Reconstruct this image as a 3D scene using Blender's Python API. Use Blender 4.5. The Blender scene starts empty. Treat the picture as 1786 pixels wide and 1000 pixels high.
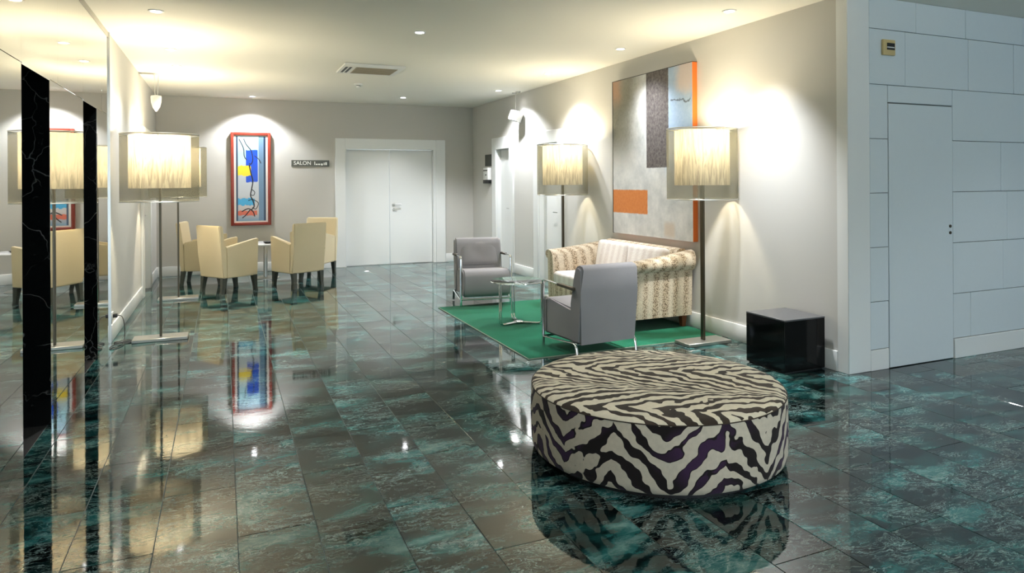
import bpy, bmesh, math, random
from mathutils import Vector, Matrix, Euler

# ------------------------------------------------------------------ camera, world, light, exposure
SC = bpy.context.scene
COL = SC.collection
R = math.radians
H, F, YAW, ROLL, YH = 1.5, 1188.0, R(23.0), R(-0.33), 318.5
cd = bpy.data.cameras.new('camera'); cam = bpy.data.objects.new('camera', cd); COL.objects.link(cam)
cd.sensor_width = 36; cd.lens = F / 1786 * 36; cd.shift_y = -(500 - YH) / 1786; cd.clip_start = .05
cam.matrix_world = Matrix.Translation((0, 0, H)) @ Matrix.Rotation(-YAW, 4, 'Z') @ Matrix.Rotation(R(90), 4, 'X') @ Matrix.Rotation(ROLL, 4, 'Z')
SC.camera = cam
W = bpy.data.worlds.new('world'); SC.world = W; W.use_nodes = True
bg = W.node_tree.nodes['Background']; bg.inputs[0].default_value = (.72, .88, 1.0, 1); bg.inputs[1].default_value = 1.35
vs = SC.view_settings
SC.display_settings.display_device = 'sRGB'
vs.view_transform = 'Standard'; vs.look = 'None'; vs.gamma = 1; vs.use_curve_mapping = False
vs.exposure = 1.12
SPOT_W, SPOT_C = 55.0, (.93, .96, 1.0)
LAMP_W, LAMP_C = 88.0, (1.0, .87, .62)
cy = SC.cycles
cy.use_denoising = True; cy.max_bounces = 10; cy.diffuse_bounces = 5; cy.glossy_bounces = 6; cy.transparent_max_bounces = 12
cy.sample_clamp_indirect = 6.0; cy.caustics_reflective = False; cy.caustics_refractive = False

XL, XR, YF, ZC, YP = -.995, 4.45, 12.41, 2.95, 3.825

def project(x, y, z):
    d = x * math.sin(YAW) + y * math.cos(YAW); l = x * math.cos(YAW) - y * math.sin(YAW)
    if d < .3: return None
    return 893 + F * l / d, YH - F * (z - H) / d

# ------------------------------------------------------------------ helpers
def link(o): COL.objects.link(o); return o
def tag(o, label=None, cat=None, group=None, kind=None):
    if label: o['label'] = label
    if cat: o['category'] = cat
    if group: o['group'] = group
    if kind: o['kind'] = kind
    return o
def empty(name, loc=(0, 0, 0), rz=0, label=None, cat=None, group=None, kind=None):
    o = link(bpy.data.objects.new(name, None)); o.location = loc; o.rotation_euler.z = rz; o.empty_display_size = .1
    return tag(o, label, cat, group, kind)
def add(name, bm, mat, parent=None, ang=40, loc=None):
    bmesh.ops.recalc_face_normals(bm, faces=bm.faces[:])
    me = bpy.data.meshes.new(name); bm.to_mesh(me); bm.free()
    if ang:
        for p in me.polygons: p.use_smooth = True
        me.set_sharp_from_angle(angle=R(ang))
    me.materials.append(M[mat] if isinstance(mat, str) else mat)
    o = link(bpy.data.objects.new(name, me)); o.parent = parent
    if loc: o.location = loc
    return o
def copy_tree(o, parent=None):
    c = link(o.copy()); c.parent = parent
    for ch in [k for k in o.children]: copy_tree(ch, c)
    return c
def NB(): return bmesh.new()
def box(bm, x0, x1, y0, y1, z0, z1, bev=0, seg=2, mat=None):
    m = Matrix.Translation(((x0+x1)/2, (y0+y1)/2, (z0+z1)/2)) @ Matrix.Diagonal((x1-x0, y1-y0, z1-z0, 1))
    if mat is not None: m = mat @ m
    r = bmesh.ops.create_cube(bm, size=1, matrix=m)
    if bev:
        es = list({e for v in r['verts'] for e in v.link_edges})
        bmesh.ops.bevel(bm, geom=es, offset=bev, segments=seg, affect='EDGES', profile=.5)
    return bm
def bbox(*a, **k): return box(NB(), *a, **k)
def rings(bm, rs, cap=True, closed=True):
    vs_ = [[bm.verts.new(p) for p in r] for r in rs]; n = len(rs[0])
    for a, b in zip(vs_, vs_[1:]):
        for i in range(n if closed else n - 1):
            j = (i + 1) % n; bm.faces.new((a[i], a[j], b[j], b[i]))
    if cap and closed: bm.faces.new(vs_[0]); bm.faces.new(vs_[-1])
    return bm
def lathe(bm, prof, n=24, ax=1.0, ay=1.0, c=(0, 0, 0), cap=True):
    return rings(bm, [[(c[0]+r*ax*math.cos(2*math.pi*i/n), c[1]+r*ay*math.sin(2*math.pi*i/n), c[2]+z) for i in range(n)] for r, z in prof], cap)
def prism(bm, pts, fn, a, b):       # 2d outline pts swept from a to b by fn(u, v, w)
    return rings(bm, [[fn(u, v, a) for u, v in pts], [fn(u, v, b) for u, v in pts]])
def smooth_path(pts, sub=6, closed=False):
    P = [Vector(p) for p in pts]; out = []; n = len(P)
    for i in range(n - 1):
        p0, p1, p2, p3 = P[max(i-1, 0)], P[i], P[i+1], P[min(i+2, n-1)]
        for k in range(sub):
            t = k / sub
            out.append(.5*((2*p1)+(p2-p0)*t+(2*p0-5*p1+4*p2-p3)*t*t+(3*p1-p0-3*p2+p3)*t**3))
    out.append(P[-1]); return out
def fillet(pts, r=.03, k=4):
    P = [Vector(p) for p in pts]; out = [P[0]]
    for a, b, c in zip(P, P[1:], P[2:]):
        d1 = (a-b); d2 = (c-b); q = min(r, d1.length*.45, d2.length*.45); s = b+d1.normalized()*q; e = b+d2.normalized()*q
        for i in range(k + 1):
            t = i/k; out.append((1-t)**2*s+2*t*(1-t)*b+t*t*e)
    out.append(P[-1]); return out
def tube(bm, pts, r, n=8, ry=None, up=None):
    P = [Vector(p) for p in pts]; rs = []; prev = None
    for i, p in enumerate(P):
        t = (P[min(i+1, len(P)-1)] - P[max(i-1, 0)]).normalized()
        if prev is None:
            u = Vector(up) if up else (Vector((0, 0, 1)) if abs(t.z) < .9 else Vector((1, 0, 0)))
        else: u = prev
        u = (u - t*u.dot(t)).normalized(); w = t.cross(u); prev = u
        rs.append([p + u*r*math.cos(2*math.pi*k/n) + w*(ry or r)*math.sin(2*math.pi*k/n) for k in range(n)])
    return rings(bm, rs)
def struct(name, bm, mat, label, parent=None, ang=0):
    o = add(name, bm, mat, parent, ang)
    if parent is None: tag(o, label, kind='structure')
    return o

# ------------------------------------------------------------------ materials
M = {}
class G:
    def __init__(s, name):
        s.m = bpy.data.materials.new(name); s.m.use_nodes = True; s.t = s.m.node_tree; s.n = s.t.nodes
        s.b = s.n['Principled BSDF']; s.out = s.n['Material Output']; M[name] = s.m
    def set(s, node, i, v):
        if isinstance(v, bpy.types.NodeSocket): s.t.links.new(v, node.inputs[i])
        elif v is not None: node.inputs[i].default_value = v
    def node(s, t, **k):
        n = s.n.new(t)
        for a, v in k.items(): setattr(n, a, v)
        return n
    def p(s, **k):
        for a, v in k.items(): s.set(s.b, a.replace('_', ' '), v)
        return s
    def math(s, op, a, b=None, c=None, clamp=False):
        n = s.node('ShaderNodeMath', operation=op, use_clamp=clamp); s.set(n, 0, a); s.set(n, 1, b)
        if c is not None: s.set(n, 2, c)
        return n.outputs[0]
    def coord(s, k='Object'): return s.node('ShaderNodeTexCoord').outputs[k]
    def xyz(s, v): n = s.node('ShaderNodeSeparateXYZ'); s.set(n, 0, v); return n.outputs[0], n.outputs[1], n.outputs[2]
    def comb(s, x, y, z): n = s.node('ShaderNodeCombineXYZ'); s.set(n, 0, x); s.set(n, 1, y); s.set(n, 2, z); return n.outputs[0]
    def mapv(s, v, scale=(1, 1, 1), rot=(0, 0, 0), loc=(0, 0, 0)):
        n = s.node('ShaderNodeMapping'); s.set(n, 0, v); n.inputs[1].default_value = loc; n.inputs[2].default_value = rot; n.inputs[3].default_value = scale; return n.outputs[0]
    def noise(s, v, scale=5, detail=3, rough=.5, dist=0, col=False):
        n = s.node('ShaderNodeTexNoise'); s.set(n, 'Vector', v); s.set(n, 'Scale', scale); s.set(n, 'Detail', detail); s.set(n, 'Roughness', rough); s.set(n, 'Distortion', dist)
        return n.outputs['Color' if col else 'Fac']
    def voro(s, v, scale=5, feat='F1', out='Distance'):
        n = s.node('ShaderNodeTexVoronoi', feature=feat); s.set(n, 'Vector', v); s.set(n, 'Scale', scale); return n.outputs[out]
    def ramp(s, f, stops, interp='LINEAR'):
        n = s.node('ShaderNodeValToRGB'); s.set(n, 0, f); cr = n.color_ramp; cr.interpolation = interp
        while len(cr.elements) < len(stops): cr.elements.new(.5)
        for e, (p, c) in zip(cr.elements, stops):
            e.position = p; e.color = (c, c, c, 1) if isinstance(c, (int, float)) else (*c, 1)
        return n.outputs[0]
    def mix(s, f, a, b, blend='MIX'):
        n = s.node('ShaderNodeMix', data_type='RGBA', blend_type=blend); s.set(n, 0, f)
        for i, v in ((6, a), (7, b)): s.set(n, i, (*v, 1) if isinstance(v, tuple) and len(v) == 3 else v)
        return n.outputs[2]
    def vadd(s, a, b, op='ADD'):
        n = s.node('ShaderNodeVectorMath', operation=op); s.set(n, 0, a); s.set(n, 1, b); return n.outputs[0]
    def bump(s, h, strength=.2, dist=.01):
        n = s.node('ShaderNodeBump'); s.set(n, 'Height', h); s.set(n, 'Strength', strength); s.set(n, 'Distance', dist); s.set(s.b, 'Normal', n.outputs[0]); return s
    def rnd(s): return s.node('ShaderNodeObjectInfo').outputs['Random']
    def rect(s, u, v, u0, u1, v0, v1, e=.004):
        def edge(x, a): n = s.node('ShaderNodeMapRange', interpolation_type='SMOOTHSTEP'); s.set(n, 0, x); s.set(n, 1, a-e); s.set(n, 2, a+e); return n.outputs[0]
        a = s.math('SUBTRACT', edge(u, u0), edge(u, u1)); b = s.math('SUBTRACT', edge(v, v0), edge(v, v1))
        return s.math('MULTIPLY', a, b)
def simple(name, col, rough=.5, metal=0, grain=0, gs=60, spec=.5, **k):
    g = G(name); g.p(Roughness=rough, Metallic=metal, Specular_IOR_Level=spec)
    if grain:
        n = g.noise(g.coord(), gs, 3); g.p(Base_Color=g.mix(n, tuple(c*(1-grain) for c in col), tuple(min(1, c*(1+grain)) for c in col))); g.bump(n, .15, .002)
    else: g.p(Base_Color=(*col, 1))
    g.p(**k); return g
def emis(name, col, s):
    g = G(name); g.p(Base_Color=(*col, 1), Emission_Color=(*col, 1), Emission_Strength=s); return g

simple('wall', (.60, .59, .56), .75, grain=.03, gs=180, spec=.2)
simple('wall_far', (.55, .535, .50), .8, grain=.03, gs=180, spec=.2)  # same paint as the side walls, darkened to carry the dimmer light there
simple('ceiling', (.86, .84, .77), .85, spec=.2)
simple('white_paint', (.78, .79, .78), .35, spec=.4)
simple('panel_white', (.66, .72, .75), .45, grain=.015, gs=30)
simple('joint_dark', (.10, .11, .11), .8)
simple('chrome', (.82, .83, .84), .08, 1)
simple('steel', (.62, .62, .60), .28, 1)
simple('bronze', (.10, .085, .06), .3, .85)
simple('plate_metal', (.42, .41, .37), .3, .7)
simple('mirror', (.80, .80, .76), .015, 1)
simple('dark', (.012, .012, .012), .4)
simple('grey_dark', (.06, .065, .055), .5)
simple('cable', (.03, .03, .03), .5)
simple('beige_plastic', (.62, .48, .22), .4)
simple('white_plastic', (.8, .8, .78), .4)
simple('grille_taupe', (.36, .31, .22), .5)
simple('plaque', (.09, .09, .07), .35)
simple('letters', (.85, .85, .8), .4)
simple('black_gloss', (.004, .004, .004), .10, spec=.28)
simple('wood_red', (.24, .055, .02), .4, grain=.3, gs=20)
simple('leg_dark', (.055, .06, .05), .5, grain=.2, gs=30)
simple('leather_brown', (.075, .06, .04), .5)
simple('grout', (.17, .20, .19), .6)
simple('cream_vinyl', (.66, .56, .37), .55, grain=.03, gs=90, spec=.3)
simple('table_white', (.75, .76, .78), .2)
emis('lamp_disc', (.96, .98, 1.0), 14.0)
emis('bulb', (1, .85, .6), 8.0)
emis('lens_glow', (1, .97, .9), .9)
g = G('grey_fabric'); c = g.coord(); n = g.noise(c, 240, 2)
n2 = g.noise(c, 3, 2); g.p(Base_Color=g.mix(n2, (.25, .242, .248), (.31, .30, .308)), Roughness=.9, Specular_IOR_Level=.15, Sheen_Weight=.2); g.bump(n, .4, .002)
g = G('glass'); g.p(Base_Color=(.86, .95, .93, 1), Roughness=.0, Transmission_Weight=1.0, IOR=1.45)
g = G('rug_green'); c = g.coord(); n = g.noise(c, 400, 2); n2 = g.noise(c, 2.2, 3)
g.p(Base_Color=g.mix(n2, (.006, .125, .062), (.012, .185, .10)), Roughness=.95, Specular_IOR_Level=.1, Sheen_Weight=.15); g.bump(n, .6, .004)
simple('rug_edge', (.28, .36, .27), .9)

# black marble with thin white veins
g = G('black_marble'); c = g.coord(); d = g.noise(c, 2.5, 4, col=True)
cc = g.vadd(c, g.vadd(d, (.55, .55, .55), 'MULTIPLY'))
v = g.voro(g.mapv(cc, (1.6, 1.6, 1.2)), 2.6, 'DISTANCE_TO_EDGE')
k = g.ramp(v, [(0, .5), (.008, .10), (.02, 0)]); msk = g.ramp(g.noise(c, 3, 2), [(.42, 0), (.62, 1)])
k = g.math('MULTIPLY', k, msk); fine = g.ramp(g.noise(c, 14, 5, .7, 2), [(.6, 0), (.75, .05)])
g.p(Base_Color=g.mix(g.math('ADD', k, fine, clamp=True), (.004, .005, .005), (.45, .45, .42)), Roughness=.08)

# green polished marble, one pattern per tile
g = G('green_marble'); c = g.coord(); rn = g.rnd()
off = g.comb(g.math('MULTIPLY', rn, 37.0), g.math('MULTIPLY', rn, 91.0), g.math('MULTIPLY', rn, 13.0))
c = g.vadd(c, off); c1 = g.mapv(c, (1.0, 1.9, 1), (0, 0, R(14)))
w = g.noise(c1, 2.2, 5, .6, col=True); cw = g.vadd(c1, g.vadd(w, (.5, .5, .5), 'MULTIPLY'))
cloud = g.noise(cw, 2.6, 6, .62)
base = g.ramp(cloud, [(.34, (.001, .002, .002)), (.46, (.002, .008, .008)), (.53, (.006, .048, .047)), (.61, (.028, .15, .146)), (.73, (.14, .32, .31))])
v1 = g.math('ABSOLUTE', g.math('SUBTRACT', g.noise(g.mapv(cw, (1, 2.6, 1)), 8.5, 6, .65, .8), .5))
vein = g.ramp(v1, [(0, 1), (.014, .35), (.035, 0)]); patch = g.ramp(g.noise(c1, 2.2, 3), [(.40, 0), (.58, 1)])
v2 = g.math('ABSOLUTE', g.math('SUBTRACT', g.noise(g.mapv(cw, (1, 1.4, 1), (0, 0, R(-35))), 2.2, 6, .6, .5), .5))
vein2 = g.math('MULTIPLY', g.ramp(v2, [(0, 1), (.006, .3), (.014, 0)]), .7)
vm = g.math('MAXIMUM', g.math('MULTIPLY', vein, patch), g.math('MULTIPLY', vein2, g.ramp(g.noise(c1, 2.3, 2), [(.45, 0), (.7, 1)])))
tone = g.mix(g.ramp(rn, [(.2, 0), (.9, 1)]), (1.0, 1.0, 1.0), (.62, .55, .5))
colr = g.mix(1.0, g.mix(vm, base, (.36, .52, .50)), tone, 'MULTIPLY')
g.p(Base_Color=colr, Roughness=.04, IOR=1.72, Specular_IOR_Level=.5); g.bump(g.noise(cw, 9, 4), .012, .02)

# zebra print cloth: chevrons in metres on a UV map
def zebra(name, dark, purple, half, ka, kb, amp, nsc, thr, cream, power):
    g = G(name); u, v, _ = g.xyz(g.coord('UV')); c = g.comb(u, v, 0.0)
    w = g.noise(c, nsc, 2, .5, col=True); wx, wy, _ = g.xyz(w)
    u2 = g.math('ADD', u, g.math('MULTIPLY', g.math('SUBTRACT', wx, .5), amp)); v2 = g.math('ADD', v, g.math('MULTIPLY', g.math('SUBTRACT', wy, .5), amp))
    tri = g.math('PINGPONG', u2, half)
    tri = g.math('MULTIPLY', g.math('POWER', g.math('DIVIDE', tri, half), power), half)
    ph = g.math('ADD', g.math('MULTIPLY', tri, ka), g.math('MULTIPLY', v2, kb))
    ph = g.math('ADD', ph, g.math('MULTIPLY', g.noise(c, 4.2, 2), 2.1))
    s = g.math('SINE', g.math('MULTIPLY', ph, 6.2832))
    s = g.math('ADD', s, g.math('MULTIPLY', g.math('SUBTRACT', g.noise(c, 12, 1.5, .5), .5), 4.2))
    mask = g.ramp(s, [(thr, 0), (thr + .06, 1)])
    heart = g.ramp(s, [(thr + .30, 0), (thr + .5, 1)])
    pur = g.math('MULTIPLY', heart, g.ramp(g.noise(c, 3.0, 1), [(.45, 0), (.6, 1)]))
    n = g.noise(c, 40, 3)
    cr = g.mix(n, tuple(x*.82 for x in cream), tuple(min(1, x*1.1) for x in cream))
    g.p(Base_Color=g.mix(mask, cr, g.mix(pur, dark, purple)), Roughness=.85, Specular_IOR_Level=.2, Sheen_Weight=.1)
    g.bump(g.noise(c, 300, 2), .3, .002)
zebra('zebra_side', (.014, .010, .010), (.05, .022, .06), .27, 7.0, 8.6, .10, 8, .10, (.66, .58, .46), 1.0)
zebra('zebra_top', (.035, .025, .017), (.06, .042, .03), .34, 15.0, 6.5, .09, 9, .08, (.72, .65, .50), .62)

# sofa cloth: soft bands with reptile-like spots
def sofa_cloth(name, base, band, spot, amount):
    g = G(name); x, y, z = g.xyz(g.coord()); s = g.math('ADD', g.math('MULTIPLY', x, 1.0), g.math('MULTIPLY', y, 1.0))
    b = g.math('MULTIPLY_ADD', g.math('SINE', g.math('MULTIPLY', s, 52.0)), .5, .5)
    b = g.math('MULTIPLY_ADD', g.math('SINE', g.math('MULTIPLY', s, 15.0)), .25, b)
    d = g.voro(g.mapv(g.coord(), (1, 1, .75)), 85); sp = g.ramp(d, [(.36, 1), (.52, 0)])
    sp = g.math('MULTIPLY', sp, g.ramp(b, [(.15, .25), (.8, 1)])); sp = g.math('MULTIPLY', sp, amount)
    g.p(Base_Color=g.mix(sp, g.mix(b, base, band), spot), Roughness=.8, Specular_IOR_Level=.2, Sheen_Weight=.15); g.bump(d, .3, .004)
sofa_cloth('sofa_spotted', (.68, .59, .46), (.54, .43, .30), (.11, .068, .038), .9)
sofa_cloth('sofa_light', (.86, .82, .78), (.76, .70, .66), (.5, .43, .38), .25)

# lamp shades: organza outside, crinkled silk inside
def cloth_light(name, col, transp, transl, stria):
    g = G(name); t = g.t; c = g.coord()
    w = g.noise(g.mapv(c, (26, 26, 2.6)), 1.0, 4, .6, 1.8) if stria else g.noise(g.mapv(c, (300, 300, 40)), 1, 1)
    cl = g.mix(g.ramp(w, [(.38, 0), (.62, 1)]), tuple(x*(.5 if stria else .9) for x in col), col)
    df = g.node('ShaderNodeBsdfDiffuse'); tl = g.node('ShaderNodeBsdfTranslucent'); tr = g.node('ShaderNodeBsdfTransparent')
    t.links.new(cl, df.inputs[0]); t.links.new(cl, tl.inputs[0])
    m1 = g.node('ShaderNodeMixShader'); m1.inputs[0].default_value = transl; t.links.new(df.outputs[0], m1.inputs[1]); t.links.new(tl.outputs[0], m1.inputs[2])
    m2 = g.node('ShaderNodeMixShader'); m2.inputs[0].default_value = transp; t.links.new(m1.outputs[0], m2.inputs[1]); t.links.new(tr.outputs[0], m2.inputs[2])
    t.links.new(m2.outputs[0], g.out.inputs[0])
cloth_light('shade_outer', (.30, .295, .225), .46, .5, False)
cloth_light('shade_inner', (.46, .42, .33), .0, .5, True)

# far picture: generic abstract blocks, U/V are metres on the sheet
g = G('abstract_blue'); u, v, _ = g.xyz(g.coord('UV')); c = g.comb(u, v, 0.0)
col = g.ramp(v, [(0, (.20, .33, .45)), (.10, (.52, .45, .42)), (.30, (.50, .53, .56)), (.62, (.52, .55, .58)), (.8, (.36, .62, .70)), (1, (.46, .62, .74))])
for (a, b_, c0, d0, cl) in ((.0, .62, .185, .265, (.05, .35, .62)), (.0, .70, .065, .12, (.62, .13, .06)), (.33, .73, .46, .84, (.01, .07, .55)), (.04, .50, .535, .65, (.88, .66, .02)), (.76, 1, 0, 1, (.13, .22, .33)), (0, .06, 0, 1, (.03, .05, .09)), (.93, 1, 0, 1, (.02, .035, .07))):
    wob = g.math('MULTIPLY_ADD', g.math('SUBTRACT', g.noise(c, 9, 2), .5), .05, v)
    col = g.mix(g.rect(u, wob, a, b_, c0, d0), col, cl)
g.p(Base_Color=col, Roughness=.25)
# large canvas on the right wall
g = G('abstract_canvas'); u, v, _ = g.xyz(g.coord('UV')); c = g.comb(u, v, 0.0)
n = g.noise(c, 6, 5, .65); fine = g.noise(c, 45, 4, .7)
col = g.mix(g.ramp(n, [(.3, 0), (.7, 1)]), (.44, .46, .46), (.76, .75, .72))
wu = g.math('MULTIPLY_ADD', g.math('SUBTRACT', n, .5), .14, u); wv = g.math('MULTIPLY_ADD', g.math('SUBTRACT', n, .5), .14, v)
cloudm = g.math('MULTIPLY', g.rect(wu, wv, -.3, .34, .50, 1.1, .15), 1.0); col = g.mix(cloudm, col, g.mix(fine, (.15, .145, .11), (.30, .29, .24)))
col = g.mix(g.math('MULTIPLY', g.rect(wu, wv, -.1, .12, .86, 1.1, .06), .6), col, (.50, .25, .14))
col = g.mix(g.math('MULTIPLY', g.rect(wu, wv, .70, 1.2, .40, 1.1, .06), .85), col, g.mix(fine, (.20, .34, .55), (.42, .55, .70)))
col = g.mix(g.math('MULTIPLY', g.rect(wu, wv, .84, 1.2, .86, 1.1, .05), .8), col, (.62, .49, .42))
col = g.mix(g.math('MULTIPLY', g.rect(u, wv, .76, .98, .795, .805, .004), .8), col, (.06, .06, .07))
ww = g.math('MULTIPLY_ADD', g.math('SUBTRACT', fine, .5), .012, u); wh = g.math('MULTIPLY_ADD', g.math('SUBTRACT', fine, .5), .012, v)
col = g.mix(g.rect(ww, wh, .465, .735, .42, 1.05), col, g.mix(g.ramp(fine, [(.35, 0), (.7, 1)]), (.055, .045, .045), (.17, .15, .14)))
col = g.mix(g.rect(ww, wh, -.1, .475, .135, .285), col, g.mix(fine, (.50, .13, .02), (.72, .28, .08)))
col = g.mix(g.math('MULTIPLY', g.rect(ww, wh, .68, .80, .01, .095, .02), .7), col, (.60, .49, .38))
g.p(Base_Color=col, Roughness=.7); g.bump(fine, .4, .004)
simple('orange_edge', (.72, .16, .02), .6)
simple('red_frame', (.26, .035, .02), .3, grain=.3, gs=30)
simple('mat_white', (.72, .68, .64), .6)
simple('ink', (.012, .012, .016), .6)

# ------------------------------------------------------------------ setting: floor
flo = struct('floor', bbox(-1.2, 9.0, -5, 12.5, -.06, -.004), 'grout', 'polished green marble tile floor of the lobby')
TW, TL, GAP = .3205, 1.07, .0028
def tile_mesh(w, l):
    return bbox(-w/2+GAP/2, w/2-GAP/2, -l/2+GAP/2, l/2-GAP/2, -.012, 0, .0012, 1)
base_tile = None; rest = NB(); cnt = 0; cand = []
for i in range(-4, 28):
    x = .05 + TW*(i + .5)
    for j in range(-8, 9):
        y = 3.12 + (TL*.5 if i % 2 else 0) + TL*(j + .5)
        if x - TW/2 < -1.25 or y + TL/2 > 12.75 or x > 9: continue
        if x + TW/2 > XR + .2 and y - TL/2 > YP + .2: continue
        vis = False
        for dx in (-.16, 0, .16):
            for dy in (-.53, -.25, 0, .25, .53):
                q = project(x+dx, y+dy, 0)
                if q and -5 < q[0] < 1791 and q[1] < 1003: vis = True
        cand.append((not vis, math.hypot(x, y), x, y))
cand.sort()
rt = random.Random(3)
for nv, _, x, y in cand:
    if not nv and cnt < 300:
        if base_tile is None:
            base_tile = add('tile', tile_mesh(TW, TL), 'green_marble', flo, 0); o = base_tile
        else:
            o = link(base_tile.copy()); o.parent = flo
        o.location = (x, y, rt.uniform(-.0003, .0003)); cnt += 1
    else:
        box(rest, x-TW/2+GAP/2, x+TW/2-GAP/2, y-TL/2+GAP/2, y+TL/2-GAP/2, -.012, 0)
tag(add('tile_field', rest, 'green_marble', flo, 0), kind='stuff')

# ------------------------------------------------------------------ setting: ceiling and walls
struct('ceiling', bbox(-1.3, 9.0, -5, 12.6, ZC, ZC+.15), 'ceiling', 'smooth cream ceiling with recessed downlights')
DX0, DX1, DZ = 2.022, 3.70, 2.12           # double door opening in the far wall
wf = struct('wall_far', bbox(-1.25, DX0, YF, YF+.2, 0, ZC), 'wall_far', 'painted end wall with the double door, dimmer light put into its tone')
bm = NB(); box(bm, DX1, XR+.2, YF, YF+.2, 0, ZC); box(bm, DX0, DX1, YF, YF+.2, DZ, ZC); add('wall_piece', bm, 'wall_far', wf, 0)
# right wall with two door openings
D1, D2 = (10.55, 11.16), (8.76, 9.42)
wr = struct('wall_right', bbox(XR, XR+.2, 3.93, D2[0], 0, ZC), 'wall', 'pale painted side wall behind the sofa')
bm = NB(); box(bm, XR, XR+.2, D2[1], D1[0], 0, ZC); box(bm, XR, XR+.2, D1[1], YF, 0, ZC)
for a, b_ in (D1, D2): box(bm, XR, XR+.2, a, b_, 2.08, ZC)
add('wall_piece', bm, 'wall', wr, 0)
# left wall
DL = (10.33, 11.15)
wl = struct('wall_left', bbox(XL-.2, XL, 7.46, DL[0], 0, ZC), 'wall', 'pale painted side wall beyond the mirrored lift front')
bm = NB(); box(bm, XL-.2, XL, DL[1], YF, 0, ZC); box(bm, XL-.2, XL, *DL, 2.10, ZC); box(bm, XL-.2, XL, -5, 2.6, 0, ZC); add('wall_piece', bm, 'wall', wl, 0)
# baseboards
def basebd(name, x0, x1, y0, y1, label): 
    bm = bbox(x0, x1, y0, y1, 0, .16, .006, 2); struct(name, bm, 'white_paint', label, ang=40)
basebd('baseboard_far', XL, 1.842, YF-.018, YF, 'white baseboard along the end wall left of the double door')
basebd('baseboard_far', 3.885, XR, YF-.018, YF, 'white baseboard along the end wall right of the double door')
basebd('baseboard_left', XL, XL+.018, 7.46, 10.15, 'white baseboard under the pale left wall')
basebd('baseboard_left', XL, XL+.018, 11.33, YF, 'white baseboard between left door and end wall corner')
basebd('baseboard_right', XR-.018, XR, 3.93, 8.58, 'white baseboard behind sofa and floor lamp')
basebd('baseboard_right', XR-.018, XR, 9.60, 10.37, 'white baseboard between the two right wall doors')
basebd('baseboard_right', XR-.018, XR, 11.34, YF, 'white baseboard beside the corner under the wall plates')

# ------------------------------------------------------------------ doors
def lever(parent, c, ax, nrm):       # handle: rose + lever + key plate, ax = lever direction, nrm = out of the leaf
    A, N_ = Vector(ax), Vector(nrm); c = Vector(c)
    bm = NB(); tube(bm, [c, c+N_*.012], .026, 16); tube(bm, fillet([c, c+N_*.05, c+N_*.05+A*.13], .02), .009, 8); add('handle', bm, 'steel', parent)
    k = c - Vector((0, 0, .095)); bm = NB(); tube(bm, [k, k+N_*.010], .024, 16); tube(bm, [k+N_*.012-A*.01, k+N_*.02+A*.06], .006, 6); add('lock_plate', bm, 'steel', parent)
# double door on the end wall
d = empty('door_1', (0, 0, 0), 0, 'white double door with steel handle in a broad white frame', kind='structure')
for x0, x1, nm in ((1.842, DX0, 0), (DX1, 3.885, 0)):
    add('frame_jamb', bbox(x0, x1, YF-.03, YF, 0, 2.31, .004, 1), 'white_paint', d)
add('frame_head', bbox(DX0, DX1, YF-.03, YF, DZ, 2.31, .004, 1), 'white_paint', d)
for x0, x1 in ((DX0-.002, DX0+.012), (DX1-.05, DX1+.002)): add('frame_reveal', bbox(x0, x1, YF-.02, YF+.10, 0, DZ), 'white_paint', d)
mid = 2.832
for x0, x1 in ((DX0+.014, mid-.003), (mid+.003, DX1-.052)): add('leaf', bbox(x0, x1, YF+.055, YF+.095, .008, DZ-.006, .003, 1), 'white_paint', d)
add('threshold', bbox(DX0, DX1, YF+.05, YF+.1, 0, .006), 'steel', d)
lever(d, (mid+.075, YF+.055, 1.105), (1, 0, 0), (0, -1, 0))
def side_door(name, X, s, o0, o1, i0, i1, top, itop, depth, label, hy, hax):
    d = empty(name, (0, 0, 0), 0, label, kind='structure')
    fx = (X-.03, X) if s < 0 else (X, X+.03)
    for a, b_ in ((o0, i0), (i1, o1)): add('frame_jamb', bbox(*fx, a, b_, 0, top, .004, 1), 'white_paint', d)
    add('frame_head', bbox(*fx, i0, i1, itop, top, .004, 1), 'white_paint', d)
    rx = (X-.005, X+depth) if s < 0 else (X-depth, X+.005)
    for a, b_ in ((i0-.001, i0+.012), (i1-.012, i1+.001)): add('frame_reveal', bbox(*rx, a, b_, 0, itop), 'white_paint', d)
    lx = (X+depth-.05, X+depth-.01) if s < 0 else (X-depth+.01, X-depth+.05)
    add('leaf', bbox(*lx, i0+.014, i1-.014, .008, itop-.004, .003, 1), 'white_paint', d)
    lever(d, (lx[0] if s < 0 else lx[1], hy, 1.06), hax, (s, 0, 0)); return d
side_door('door_2', XR, -1, 10.375, 11.34, *D1, 2.285, 2.08, .12, 'narrow white door beside the wall plates near the far corner', 10.64, (0, 1, 0))
side_door('door_3', XR, -1, 8.60, 9.585, *D2, 2.265, 2.08, .12, 'white door with broad frame behind the lamp at the sofa end', 8.85, (0, 1, 0))
side_door('door_4', XL, 1, 10.15, 11.33, *DL, 2.28, 2.10, .12, 'white framed door in the left wall behind the pair of floor lamps', 11.05, (0, -1, 0))

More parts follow.
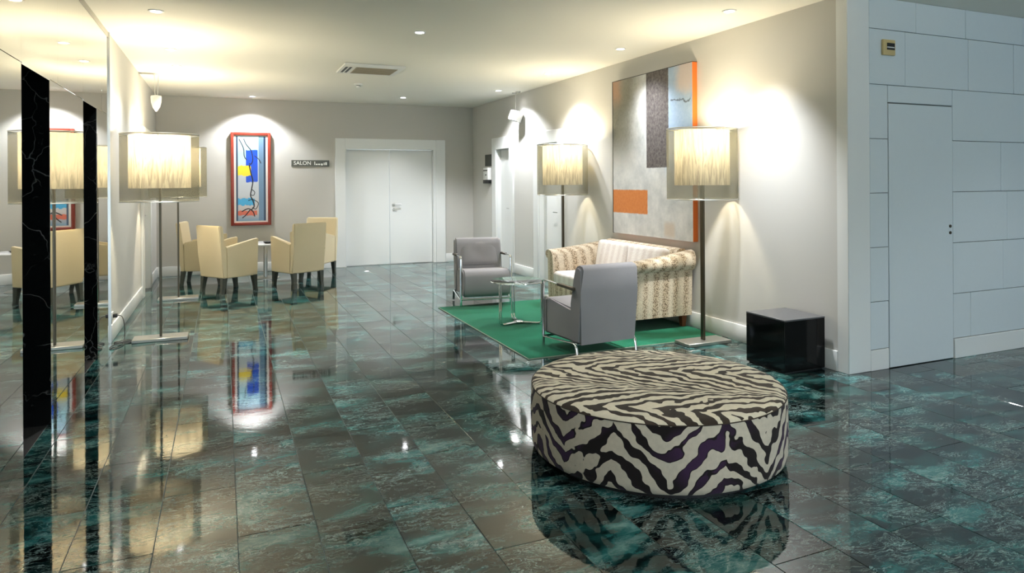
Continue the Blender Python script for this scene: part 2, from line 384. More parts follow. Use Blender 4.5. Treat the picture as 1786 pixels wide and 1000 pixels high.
# ------------------------------------------------------------------ mirrored lift front on the left
DEP, OT = .30, 2.165
lf = struct('wall_lift', bbox(XL-.45, XL-DEP-.06, 2.6, 7.46, 0, ZC), 'joint_dark', 'mirror polished lift front with two black marble door recesses')
O1, O2 = (4.403, 5.05), (6.166, 6.775)
fy = [2.6, 3.52, 4.403, 5.285, 6.166, 7.05, 7.445]
for a, b_ in zip(fy, fy[1:]):
    add('mirror_panel', bbox(XL-.02, XL, a+.0015, b_-.0015, OT, ZC-.055, .001, 1), 'mirror', lf, 0)
for a, b_ in ((2.6, O1[0]), (O1[1], O2[0]), (O2[1], 7.445)):
    add('mirror_panel', bbox(XL-.02, XL, a+.0015, b_-.0015, 0, OT-.003, .001, 1), 'mirror', lf, 0)
add('top_trim', bbox(XL-.03, XL+.002, 2.6, 7.45, ZC-.053, ZC), 'plate_metal', lf, 0)
add('edge_trim', bbox(XL-.03, XL+.012, 7.446, 7.46, 0, ZC-.0), 'steel', lf, 0)
for n_, (a, b_) in enumerate((O1, O2)):
    e = empty('door_%d' % (5 + n_), (0, 0, 0), 0, ('black marble lift recess with mirror on both sides' if n_ == 0 else 'lift door recess next to the painted wall with slim black jamb'), kind='structure')
    add('marble_jamb', bbox(XL-DEP-.05, XL-.001, b_-.002, b_+.03, 0, OT), 'black_marble', e, 0)
    add('marble_jamb', bbox(XL-DEP-.05, XL-.001, a-.03, a+.002, 0, OT), 'black_marble', e, 0)
    add('soffit', bbox(XL-DEP-.05, XL-.001, a, b_, OT-.004, OT+.02), 'black_marble', e, 0)
    m_ = (a+b_)/2
    for p, q in ((a+.002, m_-.002), (m_+.002, b_-.002)): add('leaf', bbox(XL-DEP-.03, XL-DEP, p, q, .006, OT-.006, .001, 1), 'steel', e, 0)
    add('sill', bbox(XL-DEP-.05, XL-.02, a, b_, -.003, .002), 'steel', e, 0)
    add('head_trim', bbox(XL-.012, XL+.003, a, b_+.0, OT-.012, OT+.002), 'chrome', e, 0)

# ------------------------------------------------------------------ panelled wall on the right with flush door
wp = struct('wall_panelled', bbox(XR+.005, 9.0, YP+.012, YP+.10, 0, ZC), 'joint_dark', 'white panelled lobby wall with flush door and staggered joints')
add('corner_post', bbox(XR-.012, 4.676, YP-.002, 3.93, 0, ZC, .004, 1), 'white_paint', wp)
ZR = [.165, .541, .97, 1.40, 1.83, 2.26, 2.70, ZC]
JX = {0: [5.873, 6.65, 7.4, 8.2], 1: [6.31, 7.05, 7.8, 8.5], 2: [6.366, 7.1, 7.9, 8.6], 3: [6.287, 7.0, 7.7, 8.4], 4: [6.62, 7.4, 8.1], 5: [5.084, 5.859, 6.47, 7.2, 7.9, 8.5], 6: [5.212, 5.829, 6.6, 7.3, 8.1]}
pr_ = random.Random(5)
def panel(x0, x1, z0, z1):
    g_ = .0022; dy = pr_.uniform(-.0012, .0012)
    add('panel', bbox(x0+g_, x1-g_, YP+dy, YP+.014, z0+g_, z1-g_, .0025, 1), 'panel_white', wp, 30)
for r_ in range(7):
    z0, z1 = ZR[r_], ZR[r_+1]
    if r_ < 5:
        panel(4.676, 4.88, z0, z1); xs = [5.65]+JX[r_]+[9.0]
    else: xs = [4.676]+JX[r_]+[9.0]
    for a, b_ in zip(xs, xs[1:]): panel(a, b_, z0, z1)
panel(4.88, 5.65, 2.122, 2.26)
struct('baseboard_panelled', bbox(5.652, 9.0, YP-.014, YP+.012, 0, .163, .004, 1), 'white_paint', 'white baseboard right of the flush door')
struct('trim_1', bbox(4.676, 4.878, YP-.003, YP+.012, 0, .163, .003, 1), 'white_paint', 'white base block left of the flush door')
d = empty('door_7', (0, 0, 0), 0, 'flush white door with two small locks in the panelled wall', kind='structure')
add('leaf', bbox(4.886, 5.645, YP-.002, YP+.012, .006, 2.114, .002, 1), 'panel_white', d)
for z in (1.113, 1.058):
    bm = NB(); tube(bm, [(5.61, YP+.002, z), (5.61, YP-.008, z)], .013, 14); o = add('lock', bm, 'bronze', d)
# walls closing the lobby on the right
struct('wall_lobby', bbox(9.0, 9.2, -5, YP+.1, 0, ZC), 'wall', 'plain wall closing the lobby on the right')

# ------------------------------------------------------------------ wall fittings
t = empty('thermostat', (4.875, YP-.002, 2.556), 0, 'beige thermostat with dark display on the panelled wall', 'thermostat')
add('housing', bbox(-.068, .068, -.022, .001, -.062, .062, .006, 2), 'beige_plastic', t)
add('display', bbox(-.03, .055, -.025, -.02, -.02, .034), 'dark', t); add('button', bbox(-.03, .05, -.026, -.02, -.004, .004), 'white_plastic', t)
tag(add('sign_plate', bbox(XR-.012, XR, 11.42, 11.72, 1.80, 2.01, .002, 1), 'grey_dark'), 'dark square plate on the side wall above the white dispenser', 'wall plate')
t = empty('wall_dispenser', (XR, 11.55, 1.63), 0, 'white wall dispenser with black base below the dark plate', 'dispenser')
add('housing', bbox(-.07, 0, -.12, .12, -.08, .14, .008, 2), 'white_plastic', t); add('slot', bbox(-.074, -.06, -.10, .10, .08, .10), 'grey_dark', t)
add('tray', bbox(-.075, 0, -.12, .12, -.145, -.082, .006, 2), 'dark', t); add('button', bbox(-.075, -.06, -.05, .0, .0, .02), 'grey_dark', t)
t = empty('room_sign', (1.42, YF, 1.858), 0, 'dark grey nameplate with white lettering between framed picture and double door', 'sign')
add('plate', bbox(-.32, .32, -.014, 0, -.055, .055, .002, 1), 'plaque', t)
tc = bpy.data.curves.new('lettering', 'FONT'); tc.body = 'SALON'; tc.size = .092; tc.extrude = .001; tc.align_x = 'LEFT'; tc.align_y = 'CENTER'
to = link(bpy.data.objects.new('lettering_source', tc)); bpy.context.view_layer.update()
me = bpy.data.meshes.new_from_object(to.evaluated_get(bpy.context.evaluated_depsgraph_get())); bpy.data.objects.remove(to)
me.materials.clear(); me.materials.append(M['letters']); me.name = 'lettering'
o = link(bpy.data.objects.new('lettering', me)); o.parent = t; o.location = (-.285, -.0155, 0); o.rotation_euler = (R(90), 0, 0)
bm = NB()
for x0, w_, h0, h1 in ((.065, .012, -.03, .03), (.09, .03, -.03, -.008), (.13, .034, -.03, -.006), (.178, .03, -.036, -.004), (.225, .014, -.03, .012), (.25, .03, -.03, .02)):
    box(bm, x0, x0+w_, -.0165, -.0135, h0, h1)
add('second_word', bm, 'letters', t, 0)
# outlet + cable of the near left lamp
t = empty('wall_outlet', (XL, 7.56, .235), 0, 'small wall outlet with plug at the mirror edge', 'outlet')
add('faceplate', bbox(0, .012, -.04, .04, -.04, .04, .003, 1), 'white_plastic', t); add('plug', bbox(.012, .05, -.018, .018, -.018, .018, .005, 2), 'dark', t)
cb = smooth_path([(XL+.05, 7.56, .235), (XL+.09, 7.54, .225), (XL+.115, 7.50, .15), (XL+.12, 7.47, .04), (XL+.115, 7.42, .006), (XL+.13, 7.26, .006), (XL+.06, 7.12, .006), (XL+.035, 7.22, .008), (XL+.12, 7.36, .014), (XL+.19, 7.40, .006), (XL+.15, 7.46, .010), (XL+.05, 7.43, .006), (XL+.06, 7.36, .010), (XL+.15, 7.35, .006), (XL+.22, 7.385, .010)], 6)
bm = NB(); tube(bm, cb, .0045, 6); tag(add('power_cord', bm, 'cable'), 'black power cord looping from wall outlet to lamp base', 'cord')

# ------------------------------------------------------------------ pictures
t = empty('framed_picture', (.44, YF, .80), 0, 'tall abstract picture in a red frame on the end wall', 'picture')
w_, h_ = .318, 1.575
for s in (-1, 1): add('frame_side', bbox(min(s*w_, s*(w_-.05)), max(s*w_, s*(w_-.05)), -.07, -.01, 0, h_, .006, 2), 'red_frame', t)
for z in (0, h_-.05): add('frame_rail', bbox(-w_+.05, w_-.05, -.07, -.01, z, z+.05, .006, 2), 'red_frame', t)
add('mount', bbox(-w_+.045, w_-.045, -.05, -.012, .045, h_-.045), 'mat_white', t)
bm = NB(); pw, ph0, ph1 = .235, .075, h_-.065
vs_ = [bm.verts.new(p) for p in ((-pw, -.0515, ph0), (pw, -.0515, ph0), (pw, -.0515, ph1), (-pw, -.0515, ph1))]
f_ = bm.faces.new(vs_); uv = bm.loops.layers.uv.new('UVMap')
for l, q in zip(f_.loops, ((0, 0), (1, 0), (1, 1), (0, 1))): l[uv].uv = q
add('print', bm, 'abstract_blue', t, 0)
def stroke(pts, r): 
    bm = NB(); P = smooth_path([(-pw+2*pw*a, -.0525, ph0+(ph1-ph0)*b_) for a, b_ in pts], 5); tube(bm, P, r, 6, ry=.0012, up=(1, 0, .01)); add('brush_stroke', bm, 'ink', t)
stroke([(.10, .965), (.20, .90), (.26, .84), (.28, .76), (.36, .72)], .007)
stroke([(.26, .97), (.33, .91), (.42, .87), (.52, .82), (.56, .72), (.50, .67), (.44, .68)], .007)
stroke([(.44, .66), (.50, .56), (.56, .47), (.52, .38), (.48, .30), (.56, .24), (.60, .17), (.50, .13)], .009)
stroke([(.53, .37), (.62, .34), (.58, .30), (.48, .31)], .006)
stroke([(.40, .24), (.56, .25), (.74, .21), (.66, .14), (.54, .16)], .006)
stroke([(.18, .11), (.40, .145), (.56, .11), (.62, .05)], .008)
stroke([(.46, .13), (.32, .07), (.20, .035)], .008)
stroke([(.62, .77), (.76, .73), (.84, .68)], .006)
tag(t, None)
t = empty('canvas_painting', (XR, 6.41, .885), 0, 'large abstract canvas with black bar and orange block on the wall above the sofa', 'painting')
bm = NB(); y0, y1, zz = .765, -.765, 1.83
vs_ = [bm.verts.new(p) for p in ((-.0605, y0, 0), (-.0605, y1, 0), (-.0605, y1, zz), (-.0605, y0, zz))]
f_ = bm.faces.new(vs_); uv = bm.loops.layers.uv.new('UVMap')
for l, q in zip(f_.loops, ((0, 0), (1, 0), (1, 1), (0, 1))): l[uv].uv = q
add('painted_face', bm, 'abstract_canvas', t, 0)
add('stretcher', bbox(-.06, 0, -.765, .765, 0, zz), 'orange_edge', t, 0)
for a in ((-.064, 0, .765, .772, -.004, zz+.004), (-.064, 0, -.765, .772, zz, zz+.006)): add('dark_edge', bbox(*a), 'dark', t, 0)

# ------------------------------------------------------------------ ceiling fittings
def spot(parent, loc, energy, size=100, blend=.6, tgt=None, col=SPOT_C, rad=.05):
    ld = bpy.data.lights.new('spot_beam', 'SPOT'); ld.energy = energy; ld.color = col; ld.spot_size = R(size); ld.spot_blend = blend; ld.shadow_soft_size = rad
    o = link(bpy.data.objects.new('spot_beam', ld)); o.parent = parent; o.location = loc
    if tgt: o.rotation_euler = (Vector(tgt) - Vector(loc)).to_track_quat('-Z', 'Y').to_euler()
    return o
DL_ = [(-.506, 6.39, 'recessed downlight over the lift front edge', 1, 100), (-.506, 8.147, 'recessed downlight above the near left floor lamp', 1, 100), (-.507, 9.262, 'recessed downlight before the left hanging spot', 1, 100),
       (1.747, 6.362, 'recessed downlight alone in the middle of the ceiling', 1.0, 110), (3.973, 4.608, 'recessed downlight over the black cube', 3.8, 82), (3.989, 6.359, 'recessed downlight over the sofa and canvas', 1.7, 112),
       (3.99, 8.15, 'recessed downlight over the lamp at the far sofa end', 2.2, 110), (3.998, 9.953, 'recessed downlight beside the right hanging spot', 2.6, 128), (.455, 12.03, 'recessed downlight above the red framed picture', 1.8, 120), (2.812, 11.316, 'recessed downlight in front of the double door', 1.5, 110)]
extra = [(1.747, 3.4, 'recessed downlight over the zebra ottoman'), (1.747, .6, 'recessed downlight in the middle of the near lobby'), (6.2, 2.2, 'recessed downlight before the panelled wall'), (6.2, -.5, 'recessed downlight at the far right of the near lobby'), (3.97, 1.6, 'recessed downlight between ottoman and panelled wall'), (-.506, 3.6, 'recessed downlight before the first lift recess')]
first = None
for x, y, lab, en, sz in DL_ + [(x, y, l, .5, 110) for x, y, l in extra]:
    t = empty('downlight', (x, y, ZC), 0, lab, 'downlight', 'recessed ceiling downlights')
    if first is None:
        bm = NB(); lathe(bm, [(.042, -.004), (.044, -.008), (.060, -.006), (.062, .0005), (.042, .0005)], 28, cap=False); r1 = add('trim_ring', bm, 'white_plastic', t)
        bm = NB(); lathe(bm, [(.001, -.004), (.042, -.004), (.042, .0005)], 24); r2 = add('lamp_face', bm, 'lamp_disc', t, 0); first = (r1, r2)
    else:
        for q in first: c_ = link(q.copy()); c_.parent = t
    spot(t, (0, 0, -.02), SPOT_W*en, sz, 1.0 if sz in (112, 82) else .45 if sz > 119 else .75)
t = empty('air_conditioner', (1.725, 8.62, ZC), 0, 'white ceiling cassette air unit with grey grille', 'air conditioner')
add('fascia', bbox(-.375, .375, -.34, .34, -.028, .0005, .012, 2), 'white_plastic', t)
add('grille', bbox(-.215, .30, -.215, .245, -.034, -.026, .004, 1), 'grille_taupe', t)
for i in range(7): add('grille_slat', bbox(-.20, .285, -.19+i*.06, -.175+i*.06, -.039, -.033), 'grille_taupe', t, 0)
for x in (-.325, -.275): add('air_slot', bbox(x-.014, x+.014, -.2, .22, -.031, -.027), 'dark', t, 0)
t = empty('smoke_detector', (1.82, 9.98, ZC), 0, 'round white smoke detector behind the ceiling air unit', 'smoke detector')
bm = NB(); lathe(bm, [(.065, .0005), (.065, -.018), (.05, -.03)], 24); add('base', bm, 'white_plastic', t)
bm = NB(); lathe(bm, [(.03, -.028), (.028, -.055), (.012, -.06)], 20); add('sensor', bm, 'white_plastic', t)
bm = NB(); lathe(bm, [(.031, -.030), (.031, -.036)], 20); add('shadow_ring', bm, 'dark', t)
# hanging spots
t = empty('hanging_spot', (-.795, 9.98, ZC), 0, 'white pointed spot hanging on two wires by the left wall', 'spotlight', 'hanging spotlights')
for x in (-.02, .03):
    bm = NB(); tube(bm, [(x, 0, 0), (x*.6, 0, -.30)], .005, 6); add('wire', bm, 'steel', t)
bm = NB(); lathe(bm, [(.035, .0005), (.035, -.02)], 16); add('ceiling_rose', bm, 'white_plastic', t)
bm = NB(); lathe(bm, [(.02, -.285), (.062, -.295), (.066, -.31), (.06, -.38), (.045, -.44), (.015, -.49), (.002, -.5)], 24); add('spot_shade', bm, 'white_plastic', t)
t = empty('hanging_spot', (4.33, 10.03, ZC), 0, 'white box spot hanging by the right wall doors', 'spotlight', 'hanging spotlights')
bm = NB(); tube(bm, [(0, 0, 0), (0, 0, -.32)], .005, 6); add('wire', bm, 'steel', t)
for y in (.05, -.10):
    bm = NB(); lathe(bm, [(.04, .0005), (.036, -.02)], 16, c=(0, y, 0)); add('ceiling_rose', bm, 'steel', t)
bm = NB(); box(bm, -.07, .07, -.085, .085, -.08, .08, .01, 2, mat=Matrix.Translation((0, 0, -.39)) @ Euler((R(14), R(16), R(30))).to_matrix().to_4x4()); add('spot_box', bm, 'white_plastic', t)
bm = NB(); box(bm, -.078, -.07, -.06, .06, -.06, .06, 0, 1, mat=Matrix.Translation((0, 0, -.39)) @ Euler((R(14), R(16), R(30))).to_matrix().to_4x4()); add('spot_lens', bm, 'lens_glow', t, 0)

# ------------------------------------------------------------------ floor lamps
def floor_lamp():
    t = empty('floor_lamp')
    add('base', bbox(-.24, .24, -.11, .11, 0, .03, .004, 1), 'plate_metal', t)
    add('pole', bbox(-.010, .010, -.024, .024, .03, 1.82, .003, 1), 'bronze', t)
    A, B = .345, .27
    def tubeo(name, a, b_, z0, z1, mat, par):
        n = 64; bm = NB(); rings(bm, [[(a*math.cos(2*math.pi*i/n), b_*math.sin(2*math.pi*i/n), z) for i in range(n)] for z in (z0, z0+(z1-z0)/3, z0+2*(z1-z0)/3, z1)], cap=False); return add(name, bm, mat, par, 60)
    sh = tubeo('shade', A, B, 1.335, 1.985, 'shade_outer', t)
    for z in (1.335, 1.985):
        bm = NB(); P = [(A*math.cos(2*math.pi*i/48), B*math.sin(2*math.pi*i/48), z) for i in range(49)]; tube(bm, P, .0045, 6); add('rim_wire', bm, 'steel', sh)
    inn = tubeo('inner_shade', .272, .205, 1.465, 1.975, 'shade_inner', t)
    bm = NB()
    for z in (1.97,):
        for a in (0, 90, 180, 270):
            c_, s_ = math.cos(R(a)), math.sin(R(a)); tube(bm, [(0, 0, z-.02), (A*c_, B*s_, z)], .004, 6)
    add('spider', bm, 'steel', t)
    bm = NB(); lathe(bm, [(.012, 1.78), (.02, 1.80), (.035, 1.84), (.04, 1.87), (.03, 1.905), (.004, 1.92)], 16); add('bulb', bm, 'bulb', t)
    return t
def lamp_light(t, e):
    ld = bpy.data.lights.new('bulb_light', 'POINT'); ld.energy = e; ld.color = LAMP_C; ld.shadow_soft_size = .06
    o = link(bpy.data.objects.new('bulb_light', ld)); o.parent = t; o.location = (0, 0, 1.875)
L0 = floor_lamp(); lamps = [L0] + [copy_tree(L0) for _ in range(5)]
for o, (x, y, lab) in zip(lamps, ((-.56, 7.41, 'oval shaded floor lamp standing by the mirrored lift front'), (-.54, 9.9, 'oval shaded floor lamp by the left wall near the dining chairs'),
                                  (4.095, 5.13, 'oval shaded floor lamp between sofa and black cube'), (4.085, 7.93, 'oval shaded floor lamp between sofa end and white door'),
                                  (-.45, -1.0, 'oval shaded floor lamp in the near lobby by the lift wall'), (4.1, 1.0, 'oval shaded floor lamp in the middle of the near lobby'))):
    o.location = (x, y, 0); tag(o, lab, 'floor lamp', 'oval shaded floor lamps'); lamp_light(o, LAMP_W*(.58 if x > 4 and y > 3 else .45 if x > 4 else 1.0))

# ------------------------------------------------------------------ rug
RX = (2.375, 4.41, 5.25, 7.85)
t = empty('rug', (0, 0, 0), 0, 'green rectangular rug under the seating group', 'rug')
add('pile', bbox(RX[0], RX[1], RX[2], RX[3], 0, .011, .004, 2), 'rug_green', t)
bm = NB()
for a in ((RX[0]-.008, RX[0]+.004, RX[2], RX[3]), (RX[1]-.004, RX[1]+.006, RX[2], RX[3]), (RX[0]-.008, RX[1]+.006, RX[2]-.008, RX[2]+.004), (RX[0]-.008, RX[1]+.006, RX[3]-.004, RX[3]+.008)):
    box(bm, *a, 0, .008)
add('border', bm, 'rug_edge', t)
ZG = .0115

# ------------------------------------------------------------------ grey lounge chairs (face local -y)
def lounge_chair():
    t = empty('lounge_chair')
    W2 = .285
    bm = NB(); prof = [(-.345, .16), (-.355, .22), (-.355, .36), (-.335, .41), (-.295, .435), (-.2, .437), (.16, .405), (.19, .12), (-.30, .115), (-.33, .13)]
    prism(bm, prof, lambda u, v, w: (w, u, v), -W2, W2); bmesh.ops.bevel(bm, geom=[e for e in bm.edges if abs(e.verts[0].co.x-e.verts[1].co.x) < 1e-6], offset=.018, segments=3, affect='EDGES'); add('seat', bm, 'grey_fabric', t, 50)
    bm = NB(); prof = [(.135, .13), (.165, .45), (.20, .70), (.225, .765), (.265, .785), (.315, .775), (.335, .745), (.32, .55), (.295, .115), (.15, .115)]
    prism(bm, prof, lambda u, v, w: (w, u, v), -W2-.012, W2+.012); bmesh.ops.bevel(bm, geom=[e for e in bm.edges if abs(e.verts[0].co.x-e.verts[1].co.x) < 1e-6], offset=.022, segments=3, affect='EDGES'); add('backrest', bm, 'grey_fabric', t, 50)
    # padded cushion on the back, slightly creased
    bm = NB(); box(bm, -1, 1, -1, 1, -1, 1); bmesh.ops.subdivide_edges(bm, edges=bm.edges[:], cuts=9, use_grid_fill=True)
    for v in bm.verts:
        a, q, b_ = v.co; ea = (1-abs(a)**5); eb = (1-abs(b_)**5); k = max(.0, ea*eb)**.5
        cr = .010*math.exp(-((a+.12+.25*b_)**2)/.012)*math.exp(-(b_-.05)**2/.25)+.007*math.exp(-((a-.25-.2*b_)**2)/.01)*math.exp(-(b_)**2/.2)
        z = .595+b_*.172*(1-.03*a*a); y = .205+(z-.45)*.235; y += (-.022-.045*k+cr) if q < 0 else .0
        if -1 < q < 0: y = y+.01
        v.co = Vector((a*(W2-.006)*(1-.02*b_*b_), y, z))
    bmesh.ops.recalc_face_normals(bm, faces=bm.faces[:]); add('back_cushion', bm, 'grey_fabric', t, 70)
    for s in (-1, 1):
        x = s*(W2+.022)
        bm = NB(); P = fillet([(x, -.285, 0), (x, -.285, .605), (x, .20, .585)], .04, 5); tube(bm, P, .006, 8, ry=.015, up=(0, 1, 0)); add('arm_frame', bm, 'chrome', t)
        bm = NB(); P = fillet([(x, -.285, .085), (x, .26, .125), (x, .285, 0)], .04, 5); tube(bm, P, .006, 8, ry=.014, up=(0, 0, 1)); add('side_rail', bm, 'chrome', t)
        bm = NB(); box(bm, x-.020, x+.020, -.02, .24, -.012, .014, .006, 2, mat=Matrix.Translation((0, 0, .592)) @ Matrix.Rotation(R(-2.3), 4, 'X')); add('arm_pad', bm, 'leather_brown', t)
    for y, z in ((-.285, .087), (.255, .12)):
        bm = NB(); tube(bm, [(-W2-.022, y, z), (W2+.022, y, z)], .011, 8); add('cross_rail', bm, 'chrome', t)
    return t
c0 = lounge_chair(); c1 = copy_tree(c0)
c0.location = (2.965, 7.98, ZG); c0.rotation_euler.z = R(-9); tag(c0, 'grey lounge chair facing out beside the glass table and doors', 'lounge chair', 'grey lounge chairs with chrome arms')
c1.location = (3.015, 5.355, ZG); c1.rotation_euler.z = R(184.5); tag(c1, 'grey lounge chair with its back to the zebra ottoman', 'lounge chair', 'grey lounge chairs with chrome arms')

# ------------------------------------------------------------------ glass table
t = empty('glass_table', (2.875, 6.62, ZG), 0, 'round glass side table with chrome legs between the grey chairs', 'table')
bm = NB(); lathe(bm, [(.288, 0), (.295, .003), (.295, .009), (.288, .012)], 56); o = add('glass_top', bm, 'glass', t, 40, (0, 0, .440))
for a in (200, 320, 80):
    ca, sa = math.cos(R(a)), math.sin(R(a)); tx, ty = -sa*.013, ca*.013; bm = NB()
    for s in (-1, 1):
        ox, oy = tx*s, ty*s
        tube(bm, fillet([(.255*ca+ox, .255*sa+oy, .438), (.255*ca+ox, .255*sa+oy, .012), (.03*ca+ox, .03*sa+oy, .012)], .05, 6), .008, 8)
    lg = add('leg', bm, 'chrome', t)
    bm = NB(); lathe(bm, [(.024, .425), (.024, .4395)], 14, c=(.245*ca, .245*sa, 0)); add('glass_pad', bm, 'chrome', lg)
bm = NB(); lathe(bm, [(.05, .002), (.055, .008), (.055, .018), (.04, .024)], 20); add('hub', bm, 'chrome', t)

# ------------------------------------------------------------------ sofa (faces local -x)
t = empty('sofa', (3.985, 6.48, ZG), 0, 'two seat sofa in cream reptile pattern cloth against the wall below the canvas', 'sofa')
def arm_ring(x, T, s):
    pts = [(-.785, .125), (-.80, .585), (-.835, .60), (-.858, .60+.30*(T-.60)), (-.858, .60+.65*(T-.60)), (-.835, T-.018), (-.785, T), (-.72, T-.012), (-.675, T-.06), (-.66, T-.16), (-.655, .125)]
    return [(x, s*y if s < 0 else y, z) if s > 0 else (x, -y, z) for y, z in pts]
for s in (1, -1):
    bm = NB(); R_ = []
    for k in range(9):
        f = k/8; x = -.44+f*.86; T = .695+.10*f**1.4; R_.append(arm_ring(x, T, s))
    rings(bm, R_); add('arm', bm, 'sofa_spotted', t, 50)
bm = NB(); prof = [(.22, .125), (.25, .50), (.285, .74), (.31, .785), (.35, .80), (.40, .795), (.435, .76), (.44, .60), (.42, .125)]
prism(bm, prof, lambda u, v, w: (u, w, v), -.70, .70); add('back', bm, 'sofa_spotted', t, 50)
bm = NB(); box(bm, -.435, .24, -.66, .66, .125, .31, .012, 2); add('seat_frame', bm, 'sofa_spotted', t)
for y in (-.33, .33):
    bm = NB(); box(bm, -.45, .17, y-.322, y+.322, .305, .455, .04, 4); add('seat_cushion', bm, 'sofa_light', t, 60)
    bm = NB(); box(bm, -.07, .07, y-.322, y+.322, -.19, .19, .05, 4, mat=Matrix.Translation((.19, 0, .61)) @ Matrix.Rotation(R(9), 4, 'Y')); add('back_cushion', bm, 'sofa_light', t, 60)
for x in (-.37, .37):
    for y in (-.70, .70):
        bm = NB(); rings(bm, [[(x+a*r_, y+b_*r_, z) for a, b_ in ((-1, -1), (1, -1), (1, 1), (-1, 1))] for r_, z in ((.020, 0), (.032, .127))]); add('leg', bm, 'wood_red', t, 0)

# ------------------------------------------------------------------ zebra ottoman
t = empty('ottoman', (2.247, 3.24, 0), 0, 'large round ottoman in zebra print cloth on the marble floor', 'ottoman')
OR, OZ0, OZ1, n = .70, .03, .375, 96
bm = NB(); lathe(bm, [(OR-.06, 0), (OR-.06, .04)], 48); add('plinth', bm, 'dark', t)
bm = NB(); uv = bm.loops.layers.uv.new('UVMap')
prof = [(OR-.025, OZ0), (OR-.006, OZ0+.01), (OR, OZ0+.04), (OR+.004, (OZ0+OZ1)/2), (OR, OZ1-.04), (OR-.004, OZ1-.012)]
P = [[bm.verts.new((r_*math.cos(2*math.pi*i/n), r_*math.sin(2*math.pi*i/n), z)) for i in range(n)] for r_, z in prof]
ang0 = R(-55)
for k in range(len(prof)-1):
    for i in range(n):
        j = (i+1) % n; f_ = bm.faces.new((P[k][i], P[k][j], P[k+1][j], P[k+1][i]))
        for l, (q, kk) in zip(f_.loops, ((i, k), (i+1, k), (i+1, k+1), (i, k+1))): l[uv].uv = (q/n*2*math.pi*OR+3.0, -prof[kk][1])
add('side_cover', bm, 'zebra_side', t, 60)
bm = NB(); uv = bm.loops.layers.uv.new('UVMap')
prof = [(OR-.004, OZ1-.012), (OR-.012, OZ1), (OR-.05, OZ1+.010), (.5, OZ1+.016), (.25, OZ1+.018)]
P = [[bm.verts.new((r_*math.cos(2*math.pi*i/n), r_*math.sin(2*math.pi*i/n), z)) for i in range(n)] for r_, z in prof]; cv = bm.verts.new((0, 0, OZ1+.019))
for k in range(len(prof)-1):
    for i in range(n): bm.faces.new((P[k][i], P[k][(i+1) % n], P[k+1][(i+1) % n], P[k+1][i]))
for i in range(n): bm.faces.new((P[-1][i], P[-1][(i+1) % n], cv))
a_ = R(-35)
for f_ in bm.faces:
    for l in f_.loops:
        x, y = l.vert.co.x, l.vert.co.y; l[uv].uv = (-x*math.sin(a_)+y*math.cos(a_)+3.6, x*math.cos(a_)+y*math.sin(a_))
add('top_cover', bm, 'zebra_top', t, 60)
bm = NB(); tube(bm, [((OR-.003)*math.cos(2*math.pi*i/n), (OR-.003)*math.sin(2*math.pi*i/n), OZ1-.012) for i in range(n+1)], .003, 6); add('piping', bm, 'zebra_top', t)

# ------------------------------------------------------------------ black cube
t = empty('cube_table', (4.205, 4.24, 0), 0, 'black glossy cube side table by the wall corner', 'side table')
add('body', bbox(-.21, .21, -.21, .21, .012, .405, .002, 1), 'black_gloss', t)
g = simple('cube_top', (.10, .10, .105), .22, grain=.25, gs=120)
add('top', bbox(-.211, .211, -.211, .211, .405, .418, .002, 1), 'cube_top', t)
add('plinth', bbox(-.195, .195, -.195, .195, 0, .013), 'dark', t)

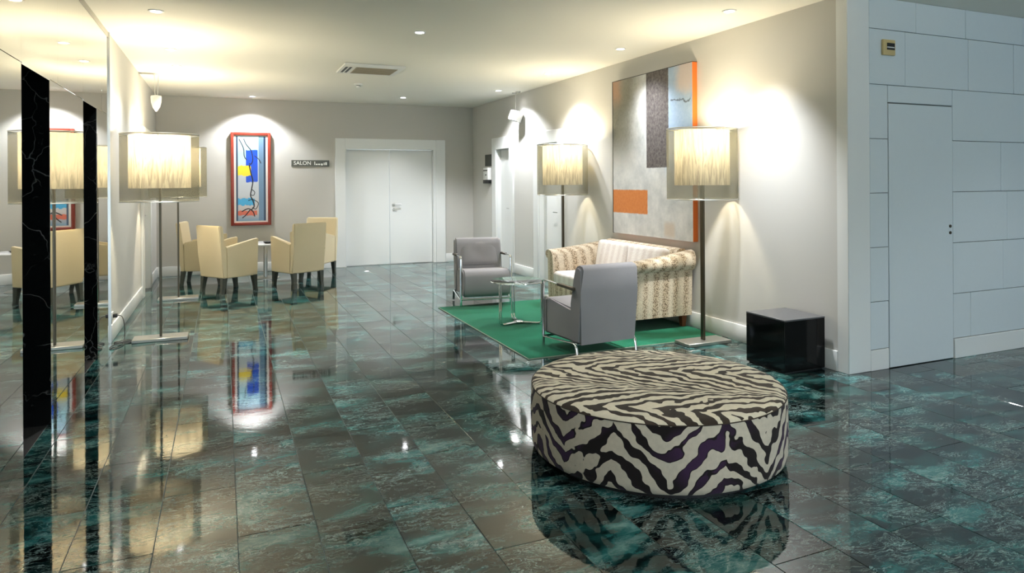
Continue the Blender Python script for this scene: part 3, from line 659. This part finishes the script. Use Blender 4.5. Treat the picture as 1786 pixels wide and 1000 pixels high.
# ------------------------------------------------------------------ cream dining chairs and table
def dining_chair():
    t = empty('dining_chair'); W2 = .27
    def slab(name, prof, x0, x1, bv=.012):
        bm = NB(); prism(bm, prof, lambda u, v, w: (w, u, v), x0, x1); bmesh.ops.bevel(bm, geom=bm.edges[:], offset=bv, segments=2, affect='EDGES'); return add(name, bm, 'cream_vinyl', t, 40)
    slab('backrest', [(.205, .215), (.23, .60), (.275, .93), (.335, .935), (.30, .55), (.265, .215)], -W2, W2)
    for s in (-1, 1):
        slab('arm', [(-.27, .215), (-.29, .735), (-.22, .725), (.225, .64), (.215, .215)], *(sorted((s*W2, s*(W2-.065)))))
    slab('seat_base', [(-.265, .215), (-.27, .40), (.21, .40), (.21, .215)], -W2+.066, W2-.066, .006)
    slab('seat_cushion', [(-.285, .40), (-.29, .47), (.215, .45), (.21, .40)], -W2+.067, W2-.067, .016)
    for x in (-1, 1):
        for y in (-.235, .235):
            bm = NB(); k = 1 if y > 0 else -1
            rings(bm, [[(x*(W2-.045)+a*r_, y+dy+b_*r_, z) for a, b_ in ((-1, -1), (1, -1), (1, 1), (-1, 1))] for r_, z, dy in ((.025, 0, k*.03), (.023, .05, k*.022), (.034, .22, 0))]); add('leg', bm, 'leg_dark', t, 0)
    return t
# facing angle measured from +y towards +x; the model faces -y
dc = dining_chair(); chairs = [dc]+[copy_tree(dc) for _ in range(3)]
for o, (x, y, al, lab) in zip(chairs, ((.075, 10.37, 56, 'cream armchair with its back to the second floor lamp'), (1.01, 10.47, -28, 'cream armchair turned away between picture and double door'),
                                       (-.27, 11.33, 100, 'cream armchair by the left wall facing the small table'), (1.36, 11.48, 214, 'cream armchair next to the double door frame'))):
    o.location = (x, y, 0); o.rotation_euler.z = R(180-al); tag(o, lab, 'armchair', 'cream armchairs around the small table')
t = empty('pedestal_table', (.62, 11.55, 0), 0, 'small round pedestal table among the cream armchairs', 'table')
bm = NB(); lathe(bm, [(.215, 0), (.215, .008), (.05, .02)], 36); add('foot', bm, 'steel', t)
bm = NB(); lathe(bm, [(.032, .015), (.032, .535)], 20); add('column', bm, 'steel', t)
bm = NB(); lathe(bm, [(.33, .535), (.345, .54), (.345, .556), (.338, .56)], 44); add('top', bm, 'table_white', t)
t = empty('ashtray', (.66, 11.40, .56), 0, 'small dark dish on the pedestal table', 'dish')
bm = NB(); lathe(bm, [(.05, 0), (.085, .028), (.09, .03), (.08, .026), (.045, .008), (.002, .007)], 24); add('bowl', bm, 'dark', t)
